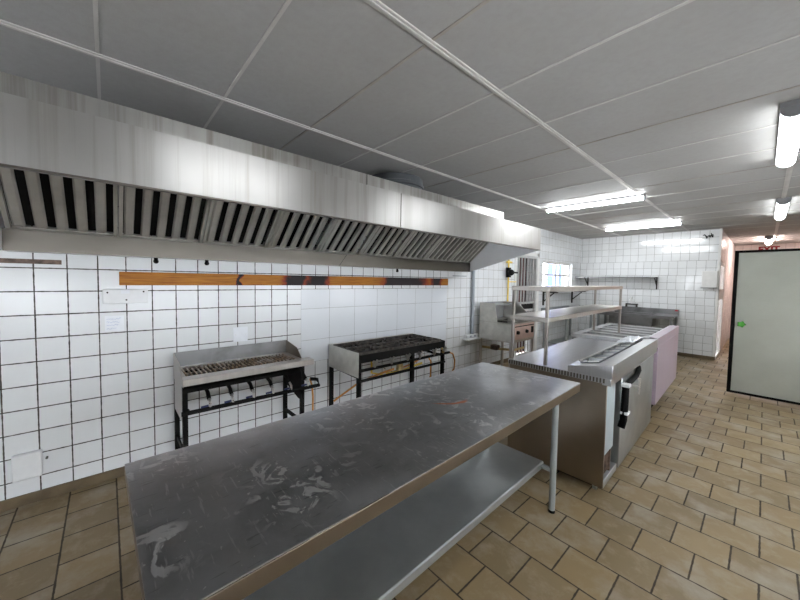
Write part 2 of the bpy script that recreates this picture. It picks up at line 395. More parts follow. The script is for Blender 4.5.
struct('baseboard_left', MB().box(XL, XL+.012, YF, GY0, 0, .07).box(XL, XL+.012, GY1, YB, 0, .07), M['skirting'])
struct('baseboard_back', MB().box(XL+.012, XP+.012, YB-.012, YB, 0, .07), M['skirting'])
struct('trim_1', MB().box(XP-.03, XP+.006, YB-.006, YB+.03, .07, ZC), M['white_paint'])
# ceiling cover strips: long rails and cross joints
k = 1
for x in (-2.322, -1.103, .112, 1.33):
    k += 1; struct('trim_%d' % k, MB().box(x-.020, x+.020, YF, YE, ZC-.008, ZC).box(x-.008, x+.008, YF, YE, ZC-.014, ZC-.008), M['rail'], .002)
y = 1.1505-.583*7; kk = 0
while y < YE:
    k += 1
    struct('trim_%d' % k, MB().box(XL, XR, y-.008, y+.008, ZC-.004, ZC), M['rail'] if kk % 3 != 1 else M['joint'])
    y += .583; kk += 1
# outside, seen through window and door
struct('wall_outside', MB().box(-5.0, -4.8, 11.3, 13.4, -.1, 3.2), M['blue_wall'])
struct('ground_outside', MB().box(-9, XL-.2, 7, 20, -.12, -.02).box(XL-.2, XP-.14, YB+.14, 20, -.12, -.02), M['yard'])
# window with burglar bars
g = MB(); x0 = XL-.12
g.box(x0, x0+.05, WY0, WY1, WZ0, WZ0+.04).box(x0, x0+.05, WY0, WY1, WZ1-.04, WZ1).box(x0, x0+.05, WY0, WY0+.04, WZ0, WZ1).box(x0, x0+.05, WY1-.04, WY1, WZ0, WZ1)
g.box(x0, x0+.045, WY0, WY1, 1.665, 1.71)
for yy in (7.38, 7.80, 8.02, 8.30): g.box(x0, x0+.045, yy-.02, yy+.02, WZ0, WZ1)
win = struct('window_1', g, M['white_paint'])
MB().box(x0+.015, x0+.021, WY0+.03, WY1-.03, WZ0+.03, WZ1-.03).build('pane', M['glass'], win)
struct('trim_60', MB().box(XL-.19, XL+.02, WY0-.02, WY1+.02, WZ0-.03, WZ0), M['white_paint'], .003)
# doorway behind the gate
d = struct('door_1', MB().box(XL-.30, XL-.24, GY0-.1, GY1+.1, 0, GZ+.1), M['maroon'])
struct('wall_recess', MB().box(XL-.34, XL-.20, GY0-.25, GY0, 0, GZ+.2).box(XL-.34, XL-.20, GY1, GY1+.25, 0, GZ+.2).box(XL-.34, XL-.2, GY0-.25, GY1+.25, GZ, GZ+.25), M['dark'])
# glazed door in the passage wall
g = MB(); xx = XP-.055
for a, b in ((RD0, RD0+.03), (RD1-.10, RD1)): g.box(xx, xx+.06, a, b, 0, RDZ)
g.box(xx, xx+.06, RD0, RD1, RDZ-.07, RDZ).box(xx, xx+.06, RD0, RD1, 0, .04).box(xx, xx+.06, RD0, RD1, 1.22, 1.43)
d2 = struct('door_2', g, M['white_paint'])
MB().box(xx+.05, xx+.055, RD0+.02, RD1-.09, .08, RDZ-.05).build('pane', M['glass'], d2)
# cold room corner that carries the open leaf
struct('wall_cold_room', MB().box(.74, XR, 6.34, 8.4, 0, 2.3), M['leaf'])

# ------------------------------------------------------------------ fluorescent lamps
def lamp(a, b, label, wide=False, mat='tube', group=None):
    """fitting from a to b along x or y, hung on the ceiling"""
    a = Vector(a); b = Vector(b); c = (a+b)/2; L = (b-a).length; ang = math.atan2(b.y-a.y, b.x-a.x)
    t = thing('fluorescent_light', label, 'ceiling light', (c.x, c.y, ZC), ang or 1e-6, group)
    h = L/2; wd = .055 if wide else .026
    if wide and mat == 'tube': mat = 'tube_wide'
    MB().box(-h, h, -wd*1.08, wd*1.08, -.028, -.0).build('base', M['lamp_body'], t, .003)
    n = 10; ring = [(wd, -.028)] + [(wd*math.cos(math.pi*i/n), -.040-(.050 if wide else .030)*math.sin(math.pi*i/n)) for i in range(n+1)] + [(-wd, -.028)]
    MB().prism(ring, 0, -h+.02, h-.02).build('diffuser', M[mat], t)
    for s in (-1, 1):
        MB().prism([(q[0]*1.08, q[1]*1.05) for q in ring], 0, s*h-.02*(s > 0), s*h+.02*(s < 0)).build('end_cap', M['lamp_body'], t)
    return t
lamp((-2.26, 4.99, 0), (-1.04, 5.03, 0), 'thin lit tube across the ceiling right of the hood, nearer of the two crosswise tubes')
lamp((-2.21, 7.58, 0), (-1.02, 7.60, 0), 'thin lit tube across the ceiling in front of the tiled back wall')
lamp((.075, 3.1, 0), (.075, 4.42, 0), 'wide bright ceiling light cut by the right edge of the photo', True)
lamp((.115, 6.4, 0), (.115, 7.9, 0), 'wide short-looking ceiling light seen end on, above the open cold-room door', True)
lamp((.02, 11.1, 0), (.02, 12.5, 0), 'farthest small ceiling light, right above the red exit sign', True, 'tube_warm')
lamp((.075, .42, 0), (.075, 1.62, 0), 'wide unseen ceiling light overhead on the camera side of the work table', True)  # unseen overhead lamp, added for brightness where hood reflections suggest one

# ------------------------------------------------------------------ extraction hood
HY0, HY1 = -.47, 4.19
hood = thing('extraction_hood', 'long stainless steel extraction hood with baffle filters above the grill and stove', 'extractor hood', (-2.6, 1.86, 1.664))
fx = -1.96
h = MB()
h.prism([(fx, 1.942), (fx, 2.214), (fx-.03, 2.214), (fx-.03, 1.955), (fx-.05, 1.955), (fx-.05, 1.942)], 1, HY0, HY1)
h.box(-3.19, fx-.001, HY0, HY1, 2.204, 2.2139)
h.build('front_panel', M['hood'], hood)
MB().box(fx+.0, fx+.0025, 1.751, 1.757, 1.944, 2.213).build('seam', M['trough'], hood)
MB().box(fx-.022, fx+.004, HY0, HY1, 1.936, 1.946).build('lip', M['trough'], hood, .002)
for yy in (HY0, HY1-.006):
    MB().prism([(fx-.004, 1.942), (fx-.004, 2.206), (-3.188, 2.206), (-3.188, 1.664), (-3.05, 1.664), (-3.05, 1.664)], 1, yy, yy+.006).build('end_panel', M['hood_inside'], hood)
MB().box(-3.19, -2.40, HY0, 4.02, 2.214, 2.46).build('plenum', M['plenum'], hood, .002)
MB().box(-2.402, -2.397, 1.732, 1.738, 2.216, 2.459).build('seam', M['dark'], hood)
tr = MB(); tr.prism([(-3.188, 1.664), (-3.05, 1.664), (-3.05, 1.797), (-3.056, 1.797), (-3.056, 1.672), (-3.188, 1.672)], 1, HY0+.007, HY1-.007)
tr.build('grease_trough', M['trough'], hood)
MB().bar((-3.0495, 1.855, 1.665), (-3.0495, 1.955, 1.796), .002, .004).build('seam', M['dark'], hood)
for yy in (.62, 2.73, .28):
    MB().tube([(-3.10, yy, 1.668), (-3.10, yy, 1.640)], [.014, .012], 10).sphere((-3.10, yy, 1.636), .018).build('drain_plug', M['black'], hood)
# baffle filters
NF = 9; FW = (HY1-HY0-.04)/NF; A = Vector((-3.065, 0, 1.80)); B = Vector((-2.60, 0, 2.195))
ax = (B-A).normalized(); nn = Vector((ax.z, 0, -ax.x)); Lf = (B-A).length
proto = None
for i in range(NF):
    y0 = HY0+.02+i*FW
    if proto is None:
        f = MB()
        def q(s, yy, d): return A + ax*s + nn*d + Vector((0, yy, 0))
        def slab(s0, s1, a, b, d0, d1, mb=f):
            vs = [q(s, yy, d) for d in (d0, d1) for yy in (a, b) for s in (s0, s1)]
            mb.add(vs, [(0, 2, 3, 1), (4, 5, 7, 6), (0, 1, 5, 4), (2, 6, 7, 3), (0, 4, 6, 2), (1, 3, 7, 5)])
        slab(0, Lf, .002, .024, -.012, .012); slab(0, Lf, FW-.024, FW-.002, -.012, .012); slab(0, .02, 0.024, FW-.024, -.012, .004); slab(Lf-.02, Lf, .024, FW-.024, -.012, .012)
        fo = f.build('filter', M['baffle'], hood, .002)
        bk = MB(); slab(.0, Lf, .02, FW-.02, -.045, -.04, bk); bk.build('back_sheet', M['dark'], fo).parent = fo  # dark sheet behind the baffles gives their gaps shade
        bk = fo.children[0]; bk.data.transform(Matrix.Identity(4))
        step = (FW-.05)/5
        for kx in range(5):
            ya = .03+kx*step
            b = MB()
            prof = [(0, 0), (.010, .012), (step*.58-.010, .012), (step*.58, 0), (step*.58, -.012), (step*.58-.006, -.012), (step*.58-.008, .002), (.008, .002), (.006, -.012), (0, -.012)]
            s0, s1 = .022, Lf-.022; n = len(prof)
            vs = [q(s0+(.02 if 0 < j < 3 else 0), ya+p_[0], p_[1]) for j, p_ in enumerate(prof)] + [q(s1, ya+p_[0], p_[1]) for p_ in prof]
            b.add(vs, [tuple(range(n))[::-1], tuple(range(n, 2*n))] + [(j, (j+1) % n, n+(j+1) % n, n+j) for j in range(n)])
            bo = b.build('baffle', M['baffle'], None, off=tuple(hood['_o'])); bo.parent = fo
        for c in fo.children:
            if c.name.startswith('back_sheet'): c.data.transform(Matrix.Translation(-Vector(hood['_o'])))
        fo.location.y = y0; proto = fo
    else:
        c = copy_tree(proto, hood); c.location.y = y0
# duct collar
dc = MB(); cxy = (-2.74, 2.36); R_ = .30; n = 40
ring = lambda r, z: [(cxy[0]+r*math.cos(2*math.pi*k/n), cxy[1]+r*math.sin(2*math.pi*k/n), z) for k in range(n)]
vs = ring(R_, 2.45) + ring(R_, 2.50) + ring(R_+.012, 2.505) + ring(R_+.012, 2.535) + ring(R_, 2.54) + ring(R_, 2.60) + ring(R_-.01, 2.60) + ring(R_-.01, 2.45)
dc.add(vs, [(j*n+k, j*n+(k+1) % n, (j+1)*n+(k+1) % n, (j+1)*n+k) for j in range(7) for k in range(n)])
dc.build('duct_collar', M['duct'], hood)

# ------------------------------------------------------------------ things on the left wall
b = MB(); b.box(XL, XL+.022, .067, 3.822, 1.452, 1.553)
tag(b.build('wooden_board', M['wood'], None, .003), 'long varnished wooden board with black scorch marks under the hood', 'wall board')
tag(MB().box(XL, XL+.008, -.60, -.228, 1.592, 1.622).box(XL+.008, XL+.014, -.6, -.228, 1.594, 1.600).build('metal_strip', M['rust_rail']), 'short rusty metal strip on the tiles at the upper left edge', 'metal strip')
tag(MB().box(XL, XL+.012, 3.955, 4.29, 1.592, 1.606).build('metal_strip', M['grey_plastic']), 'short grey metal strip on the tiles right of the wooden board', 'metal strip')
jb = thing('junction_box', 'flat white screwed-on box below the left end of the wooden board', 'electrical box', (XL, .1, 1.37))
MB().box(XL, XL+.055, -.026, .232, 1.318, 1.422).build('cover', M['white_plastic'], jb, .004)
MB().box(XL+.055, XL+.0562, .075, .125, 1.392, 1.418).build('sticker', M['paper'], jb)
for yy, zz in ((.0, 1.40), (.205, 1.405), (.104, 1.345)):
    MB().tube([(XL+.054, yy, zz), (XL+.058, yy, zz)], .006, 8).build('screw', M['iron'], jb)
st = thing('paper_note', 'small handwritten paper note stuck to a tile under the white box', 'note', (XL, .034, 1.17))
MB().box(XL, XL+.0015, -.018, .09, 1.112, 1.226).build('sheet', M['paper'], st)
for k_ in range(4):
    zz = 1.205-.024*k_; pts = [(XL+.0022, -.008+.0045*j, zz+random.uniform(-.006, .006)) for j in range(int(19-2*k_))]
    MB().tube(pts, .0011, 4).build('handwriting', M['ink'], st)
bc = thing('blank_cover', 'white blank cover box low on the tiled wall near the floor', 'electrical box', (XL, -.415, .27))
MB().box(XL, XL+.045, -.478, -.345, .182, .352).build('cover', M['white_plastic'], bc, .008)
MB().tube([(XL, -.325, .285), (XL+.02, -.325, .285)], .007, 8).build('screw', M['iron'], bc)
so = thing('wall_socket', 'pale bluish blank switch plate on the tiles above the grill', 'switch plate', (XL, .907, 1.0))
MB().box(XL, XL+.006, .845, .968, .935, 1.068).build('plate', M['paper'], so, .002)
for yy in (.862, .951): MB().tube([(XL+.005, yy, 1.0), (XL+.0075, yy, 1.0)], .004, 8).build('screw', M['chrome'], so)
cp = thing('conduit_pipe', 'grey plastic conduit running down the tiles to a white socket', 'pipe', (XL, 4.44, .63))
MB().tube([(XL+.035, 4.44, 2.2), (XL+.035, 4.44, .66)], .028, 12).build('pipe', M['grey_plastic'], cp)
sk = thing('socket_box', 'white socket box at the foot of the grey conduit', 'electrical box', (XL, 4.42, .57))
MB().box(XL, XL+.07, 4.27, 4.56, .60, .655).build('box_body', M['white_plastic'], sk, .006)
MB().box(XL, XL+.13, 4.22, 4.56, .575, .598).build('base_plate', M['white_plastic'], sk, .004)
for yy in (4.36, 4.47): MB().box(XL+.0705, XL+.078, yy-.02, yy+.02, .615, .642).build('socket_face', M['grey_plastic'], sk, .002)
# yellow gas pipe with valve
gp = thing('gas_pipe', 'yellow gas pipe with black shut-off valve running down behind the fryer', 'gas pipe', (XL, 5.5, 1.0))
MB().tube([(XL+.05, 5.50, 1.95), (XL+.05, 5.50, .55)], .014, 10).build('pipe', M['yellow'], gp)
MB().tube([(XL+.05, 5.50, 1.52), (XL+.05, 5.78, 1.52)], .009, 8).build('branch', M['yellow'], gp)
MB().tube([(XL+.05, 5.44, 1.88), (XL+.05, 5.6, 1.88)], .02, 8).build('tee', M['yellow'], gp)
MB().tube([(XL+.05, 5.50, 1.60), (XL+.05, 5.50, 1.78)], .045, 10).sphere((XL+.1, 5.5, 1.69), .06).build('valve', M['black'], gp)
MB().bar((XL+.12, 5.46, 1.69), (XL+.12, 5.68, 1.69), .03, .03).build('valve_lever', M['black'], gp)

# ------------------------------------------------------------------ barred gate
gt = thing('security_gate', 'pale steel gate with upright flat bars across the dark doorway', 'gate', (XL, 6.29, 0))
gx = XL-.02
fr = MB(); fr.box(gx-.03, gx+.03, GY0, GY0+.05, 0, GZ).box(gx-.03, gx+.03, GY1-.05, GY1, 0, GZ).box(gx-.03, gx+.03, GY0+.05, GY1-.05, GZ-.05, GZ)
fr.build('frame', M['gate'], gt)
for k_ in range(6):
    yy = GY0+.14+k_*.116
    MB().box(gx-.008, gx+.008, yy-.015, yy+.015, .02, GZ-.05).build('bar', M['gate'], gt)
for zz in (.02, .40, .62, .93, 1.08): MB().box(gx-.012, gx+.014, GY0+.05, GY1-.05, zz, zz+.04).build('cross_rail', M['gate'], gt)
MB().box(gx-.02, gx+.02, GY0+.30, GY1-.12, .975, 1.075).build('lock_box', M['black'], gt)
struct('trim_61', MB().box(XL, XL+.012, GY1, GY1+.10, 0, GZ+.06).box(XL, XL+.012, GY0-.06, GY0, 0, GZ+.06).box(XL, XL+.012, GY0-.06, GY1+.1, GZ, GZ+.06), M['white_paint'])

# ------------------------------------------------------------------ gas grill
gr = thing('gas_grill', 'stainless topped gas grill on a black iron frame with charred grate', 'grill', (-2.95, .86, 0))
gy0, gy1, gzt = .393, 1.325, .785
t = MB(); t.box(-3.175, -3.171, gy0, gy1, .77, .905); t.build('backsplash', M['sooty_dark'], gr)
t = MB(); t.prism([(-3.175, .46), (-3.175, .905), (-2.89, .87), (-2.78, .79), (-2.735, .785), (-2.735, .73), (-2.78, .73), (-2.78, .46)], 1, gy0-.004, gy0); t.build('side_panel', M['rack'], gr)
t = MB(); t.prism([(-3.175, .77), (-3.175, .905), (-2.93, .87), (-2.83, .79), (-2.83, .77)], 1, gy1, gy1+.004); t.build('side_panel', M['body'], gr)
t = MB(); t.box(-2.835, -2.732, gy0-.006, 1.405, .735, gzt); t.build('front_lip', M['rack'], gr, .004)
t = MB(); t.box(-3.17, -3.12, gy0, gy1, .765, gzt).box(-3.12, -2.84, gy0, gy0+.03, .765, gzt).box(-3.12, -2.84, gy1-.05, gy1, .765, gzt); t.build('top_frame', M['rack'], gr)
t = MB()
nb = 27
for i in range(nb):
    yy = gy0+.04+(gy1-gy0-.10)*i/(nb-1); t.bar((-3.118, yy, gzt-.006), (-2.842, yy, gzt-.002), .010, .014)
for xx in (-3.11, -2.98, -2.85): t.box(xx-.006, xx+.006, gy0+.032, gy1-.052, gzt-.026, gzt-.012)
t.build('grate', M['grate'], gr)
t = MB(); t.box(-3.168, -2.78, gy0+.004, gy1-.004, .70, .712).box(-2.79, -2.78, gy0+.004, gy1-.004, .672, .735).box(-3.168, -3.16, gy0+.004, gy1-.004, .66, .765); t.build('drip_box', M['black'], gr)
for xx, yy in ((-2.77, gy0+.012), (-3.145, gy0+.012), (-2.77, gy1-.02), (-3.145, gy1-.02)):
    MB().box(xx-.017, xx+.017, yy-.016, yy+.016, 0, .73 if xx > -3 else .70).build('leg', M['black'], gr)
t = MB(); t.prism([(-3.13, .50), (-3.13, .72), (-2.785, .72), (-2.785, .42), (-2.83, .42)], 1, gy1-.03, gy1-.025); t.build('end_sheet', M['black'], gr)
t = MB(); t.tube([(-2.80, gy0+.03, .535), (-2.70, gy0-.02, .552), (-2.70, 1.44, .545), (-2.78, 1.46, .575), (-2.80, 1.40, .585)], .017, 8); t.build('gas_rail', M['black'], gr)
for i in range(6):
    yy = gy0+.16+i*.155
    v = MB(); v.tube([(-2.70, yy, .56), (-2.70, yy, .595)], .010, 8).tube([(-2.70, yy, .595), (-2.735, yy, .615)], .009, 8); vo = v.build('valve', M['chrome'], gr)
    h = MB(); h.bar((-2.70, yy-.06, .573), (-2.70, yy-.012, .576), .010, .012); h.build('handle', M['blue'], gr)
    MB().tube([(-2.735, yy, .61), (-2.80, yy+.004, .645), (-3.1, yy+.01, .69)], .014, 8).build('burner_pipe', M['black'], gr)
for zz in (.20,): MB().box(-3.145, -2.77, gy0+.004, gy0+.018, zz, zz+.03).build('brace', M['black'], gr); MB().box(-3.145, -2.77, gy1-.03, gy1-.012, zz, zz+.03).build('brace', M['black'], gr)
h1 = tag(MB().tube([(-2.80, 1.40, .583), (-2.84, 1.44, .50), (-2.88, 1.47, .38), (-2.98, 1.52, .20), (-3.08, 1.56, .012), (-3.14, 1.75, .010), (-3.14, 1.95, .010)], .009, 8).build('gas_hose', M['hose']), 'orange hose hanging from the right end of the grill', 'gas hose')

# ------------------------------------------------------------------ gas stove
sv = thing('gas_stove', 'black six-burner gas stove with pale left side sheet on iron legs', 'stove', (-2.9, 2.45, 0))
sx0, sx1, sy0, sy1, szt = -3.175, -2.60, 1.81, 3.095, .775
MB().box(sx0, sx1, sy0-.004, sy0, .56, szt+.03).build('side_panel', M['pale_sheet'], sv)
MB().box(sx0, sx0+.004, sy0, sy1, .60, szt+.03).build('back_panel', M['pale_sheet'], sv)
MB().box(sx1-.01, sx1, sy0, sy1, .70, szt+.005).build('front_panel', M['black'], sv)
MB().box(sx0, sx1, sy1-.004, sy1, .70, szt+.01).build('end_panel', M['black'], sv)
MB().box(sx0+.004, sx1-.01, sy0, sy1-.004, .715, .725).build('drip_tray', M['iron'], sv)
t = MB()
for yy in (sy0+.006, sy1-.03): t.box(sx0+.01, sx1, yy, yy+.024, szt-.03, szt)
for xx in (sx0+.01, sx1-.03): t.box(xx, xx+.024, sy0, sy1, szt-.03, szt)
t.build('top_frame', M['black'], sv)
for xx, yy, z1 in ((sx1-.02, sy0+.016, .77), (sx0+.03, sy0+.016, .60), (sx1-.02, 2.55, .70), (sx1-.02, sy1-.02, .77), (sx0+.03, sy1-.02, .77)):
    MB().box(xx-.018, xx+.018, yy-.018, yy+.018, 0, z1).build('leg', M['black'], sv)
pw = (sy1-sy0-.06)/3; pd = (sx1-sx0-.06)/2
gproto = None
for i in range(3):
    for j in range(2):
        cx_ = sx0+.03+pd*(j+.5); cyy = sy0+.03+pw*(i+.5)
        if gproto is None:
            g = MB(); hx, hy = pd/2-.008, pw/2-.008
            for a, b_ in (((-hx, -hy), (hx, -hy)), ((hx, -hy), (hx, hy)), ((hx, hy), (-hx, hy)), ((-hx, hy), (-hx, -hy))):
                g.bar((cx_+a[0], cyy+a[1], szt+.012), (cx_+b_[0], cyy+b_[1], szt+.012), .020, .026)
            for k_ in range(8):
                an = k_*math.pi/4; r1 = .05; r2 = min(hx/max(abs(math.cos(an)), .01), hy/max(abs(math.sin(an)), .01))
                g.bar((cx_+r1*math.cos(an), cyy+r1*math.sin(an), szt+.022), (cx_+r2*math.cos(an), cyy+r2*math.sin(an), szt+.014), .015, .024)
            go = g.build('pan_support', M['grate_iron'], sv)
            bu = MB(); bu.tube([(cx_, cyy, .724), (cx_, cyy, .745), (cx_, cyy, .760), (cx_, cyy, .768)], [.085, .085, .06, .03], 16)
            bo = bu.build('burner', M['iron'], sv); gproto = (go, bo, cx_, cyy)
        else:
            for o_ in gproto[:2]:
                c = o_.copy(); COL.objects.link(c); c.parent = sv; c.location = (cx_-gproto[2], cyy-gproto[3], 0)
for z_, x_ in ((.637, -2.572), (.53, -2.585)):
    MB().tube([(x_, sy0-.01, z_), (x_, sy1+(.05 if z_ > .6 else -.02), z_)], .016, 8).build('gas_rail' if z_ > .6 else 'front_rail', M['black'], sv)
MB().bar((sx0+.03, sy0+.016, .57), (sx1-.02, sy0+.016, .555), .02, .025).build('brace', M['black'], sv); MB().bar((sx0+.03, sy1-.02, .62), (sx1-.02, sy1-.02, .60), .02, .025).build('brace', M['black'], sv)
for i, yy in enumerate((1.98, 2.20, 2.43, 2.62, 2.86, 3.02)):
    v = MB(); v.tube([(-2.572, yy, .65), (-2.552, yy, .675), (-2.59, yy, .70)], .016, 8); v.build('tap', M['chrome'] if i < 5 else M['brass'], sv)
    MB().bar((-2.545, yy-.02, .68), (-2.545, yy+.022, .72), .018, .022).build('tap_handle', M['chrome'], sv)
tag(MB().tube([(-2.58, 3.15, .637), (-2.60, 3.25, .60), (-2.63, 3.33, .50), (-2.66, 3.36, .38), (-2.75, 3.32, .2), (-2.9, 3.25, .02), (-3.0, 3.1, .012)], .010, 8).build('gas_hose', M['hose']), 'orange hose looping down from the right end of the stove', 'gas hose')
tag(MB().tube([(-3.15, 1.86, .16), (-3.12, 1.95, .22), (-2.95, 2.06, .38), (-2.70, 2.16, .52), (-2.64, 2.30, .56)], .011, 8).build('gas_hose', M['hose']), 'orange hose slanting up under the left half of the stove', 'gas hose')
gm = thing('gas_regulator', 'small gas regulator on yellow pipework under the stove', 'gas regulator', (-2.9, 2.7, .4))
MB().tube([(-3.12, 2.36, .62), (-3.12, 2.36, .395), (-3.0, 2.42, .39), (-2.9, 2.6, .42), (-2.9, 3.0, .46)], .013, 8).build('pipe', M['yellow'], gm)
MB().tube([(-2.9, 2.62, .44), (-2.9, 2.62, .50)], [.05, .04], 12).sphere((-2.9, 2.62, .49), .045).build('regulator_body', M['brass'], gm)
MB().tube([(-2.95, 2.42, .40), (-2.95, 2.42, .54)], .018, 8).build('nozzle', M['chrome'], gm)
tag(MB().tube([(-2.9, 2.68, .46), (-2.85, 2.80, .50), (-2.82, 2.92, .56), (-2.80, 3.0, .57), (-2.78, 3.04, .50), (-2.80, 3.06, .3), (-2.9, 3.0, .02)], .010, 8).build('gas_hose', M['hose']), 'orange hose arching under the right half of the stove', 'gas hose')

# ------------------------------------------------------------------ work table
TZ = .888
TX, TY, TR = -.716, .046, math.radians(1.0)
TW, TL = .725, 2.19
MARK = (-.31, 1.30)
M['tabletop'] = tabletop_mat()
tb = thing('work_table', 'long stainless steel work table with a grey undershelf in the foreground', 'table', (TX, TY, 0), TR)
# top sheet with a small dent in the front edge and slight waviness
t = MB(); nx, ny = 40, 120; vs = []; fs = []
for j in range(ny+1):
    for i in range(nx+1):
        x = -TW+TW*i/nx; yy = TL*j/ny; z = TZ
        d = math.hypot((x-.0)/.05, (yy-.52)/.07); z -= .010*math.exp(-d*d)
        # back edge lowered, waves and creases added to shape the reflections
        e = max(0.0, (-x-(TW-.26))/.26); z -= .009*e*e
        z += .0016*math.sin(yy*3.1+1.0)*math.sin((x+.2)*6.0)+.0007*math.sin(yy*9+x*7)
        cl = (x+.30)+.35*(yy-.45); z += .0030*math.exp(-(cl/.035)**2)*math.exp(-((yy-.45)/.30)**2)
        cl = (x+.22)-.25*(yy-1.35); z += .0025*math.exp(-(cl/.06)**2)*math.exp(-((yy-1.35)/.25)**2)
        if i == nx: x -= .008*math.exp(-((yy-.52)/.05)**2)
        vs.append((x, yy, z))
N_ = len(vs); vs += [(x, yy, z-.004) for x, yy, z in vs]
for j in range(ny):
    for i in range(nx):
        a = j*(nx+1)+i; fs.append((a, a+1, a+nx+2, a+nx+1)); fs.append((N_+a, N_+a+nx+1, N_+a+nx+2, N_+a+1))
for j in range(ny):
    for i in (0, nx): a = j*(nx+1)+i; fs.append((a, a+nx+1, N_+a+nx+1, N_+a))
for i in range(nx):
    for j in (0, ny): a = j*(nx+1)+i; fs.append((a, a+1, N_+a+1, N_+a))
t.add(vs, fs); to = t.build('tabletop', M['tabletop'], tb)
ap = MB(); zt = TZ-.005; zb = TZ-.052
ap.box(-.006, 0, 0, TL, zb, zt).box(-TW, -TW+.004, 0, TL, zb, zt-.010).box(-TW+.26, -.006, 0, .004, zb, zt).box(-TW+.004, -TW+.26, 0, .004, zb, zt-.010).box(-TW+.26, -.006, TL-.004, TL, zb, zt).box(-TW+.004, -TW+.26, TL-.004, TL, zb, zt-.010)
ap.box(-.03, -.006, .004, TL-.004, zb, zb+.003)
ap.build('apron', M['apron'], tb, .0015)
for lx, ly in ((-.125, 2.135), (-.125, .07), (-.60, 2.135), (-.60, .07)):
    l = MB(); l.tube([(lx, ly, .018), (lx, ly, TZ-.01)], .0195, 16); lo = l.build('leg', M['leg'], tb)
    MB().tube([(lx, ly, 0), (lx, ly, .018)], [.021, .020], 12).build('foot', M['black_rubber'], lo)
us = MB(); ux0, ux1 = -.60, -.20
us.prism([(ux0, .27), (ux0, .315), (ux0+.02, .304), (ux1-.006, .303), (ux1, .298), (ux1, .262), (ux1-.004, .262), (ux1-.004, .296), (ux0+.02, .298), (ux0+.006, .305), (ux0+.006, .27)], 1, .03, TL-.03)
us.build('undershelf', M['galv'], tb)
for yy in (2.125, .06): MB().box(-.62, -.11, yy, yy+.02, .268, .292).build('crossbar', M['leg'], tb)

# ------------------------------------------------------------------ refrigerated prep counter (rotated island)
IX, IY, IR = -.70, 2.594, math.radians(1.5)
pc = thing('prep_counter', 'stainless refrigerated prep counter with raised pan well behind the work table', 'counter', (IX, IY, 0), IR)
PW, PL = .735, 1.70
MB().box(-PW, -.002, 0, .012, .068, .822).build('end_panel', M['body'], pc, .003)
MB().box(-PW, -.07, .012, PL, .10, .822).build('cabinet', M['door_steel'], pc)
MB().box(-PW-.01, .022, -.012, PL, .822, .862).build('worktop', M['counter'], pc, .003)
rb = MB()
for i in range(34):
    xx = -PW+.0+i*.0215; rb.box(xx, xx+.010, -.016, -.0121, .826, .858)
rb.build('edge_trim', M['trough'], pc)
# raised pan well: sloped top
z_in, z_out = .905, .957
wl = MB()
xa, xb = -.262, .030
def zt_(x): return z_in+(z_out-z_in)*(x-xa)/(xb-xa)
o_in, o_out = -.215, -.085; oy0, oy1 = .10, 1.62
wl.prism([(xa, .862), (xa, z_in), (xb, z_out), (xb, .862)], 1, -.012, oy0)
wl.prism([(xa, .862), (xa, z_in), (xb, z_out), (xb, .862)], 1, oy1, PL)
wl.prism([(xa, .862), (xa, z_in), (o_in, zt_(o_in)), (o_in, .862)], 1, oy0, oy1)
wl.prism([(o_out, .862), (o_out, zt_(o_out)), (xb, z_out), (xb, .862)], 1, oy0, oy1)
wl.build('pan_well', M['counter'], pc, .002)
MB().box(-.03, .022, -.012, PL, .812, .822).build('lip', M['counter'], pc)
# doors on the aisle side
MB().box(-.07, -.004, .012, .23, .30, .820).build('film_panel', M['film_blue'], pc, .003)
MB().box(-.07, .0, .40, PL-.01, .06, .815).build('door', M['door_steel'], pc, .006)
MB().box(-.30, -.06, .23, .40, .06, .80).build('gap_shade', M['dark'], pc)  # dark box filling the open gap with painted shade
cg = MB(); cg.box(-.06, -.012, .012, .025, .06, .30).box(-.06, -.012, .20, .212, .06, .30).box(-.06, -.012, .012, .212, .29, .30)
for i in range(9): cg.box(-.035, -.02, .03+i*.019, .036+i*.019, .13, .29)
cg.build('compressor_grille', M['rust_rail'], pc)
MB().box(-.25, -.04, .02, .21, .13, .29).build('compressor', M['rust_rail'], pc)
MB().box(-.06, -.002, .012, .36, .062, .115).build('plinth', M['galv'], pc, .004)
sl = MB(); sl.tube([(.006, .93, .785), (.022, .86, .770), (.028, .74, .748), (.026, .60, .735), (.022, .46, .732)], .020, 10); sl.tube([(.02, .42, .74), (.022, .41, .60), (.020, .40, .46), (.010, .385, .40)], .026, 10)
sl.build('door_seal', M['black_rubber'], pc)
for zz in (.722, .505): MB().box(.0, .052, .38, .45, zz, zz+.022).build('clip', M['white_plastic'], pc, .003)
la = MB(); la.tube([(0, .78, .64), (.05, .78, .645)], .014, 10).tube([(.045, .78, .58), (.045, .78, .72)], [.006, .012, ][:2], 8); la.build('latch', M['chrome'], pc)
for lx, ly in ((-.07, .08), (-.62, .08), (-.07, 1.6), (-.62, 1.6)):
    MB().tube([(lx-.012, ly, .03), (lx+.012, ly, .03)], .03, 14).box(lx-.018, lx+.018, ly-.012, ly+.012, .03, .10).build('castor', M['galv'], pc)
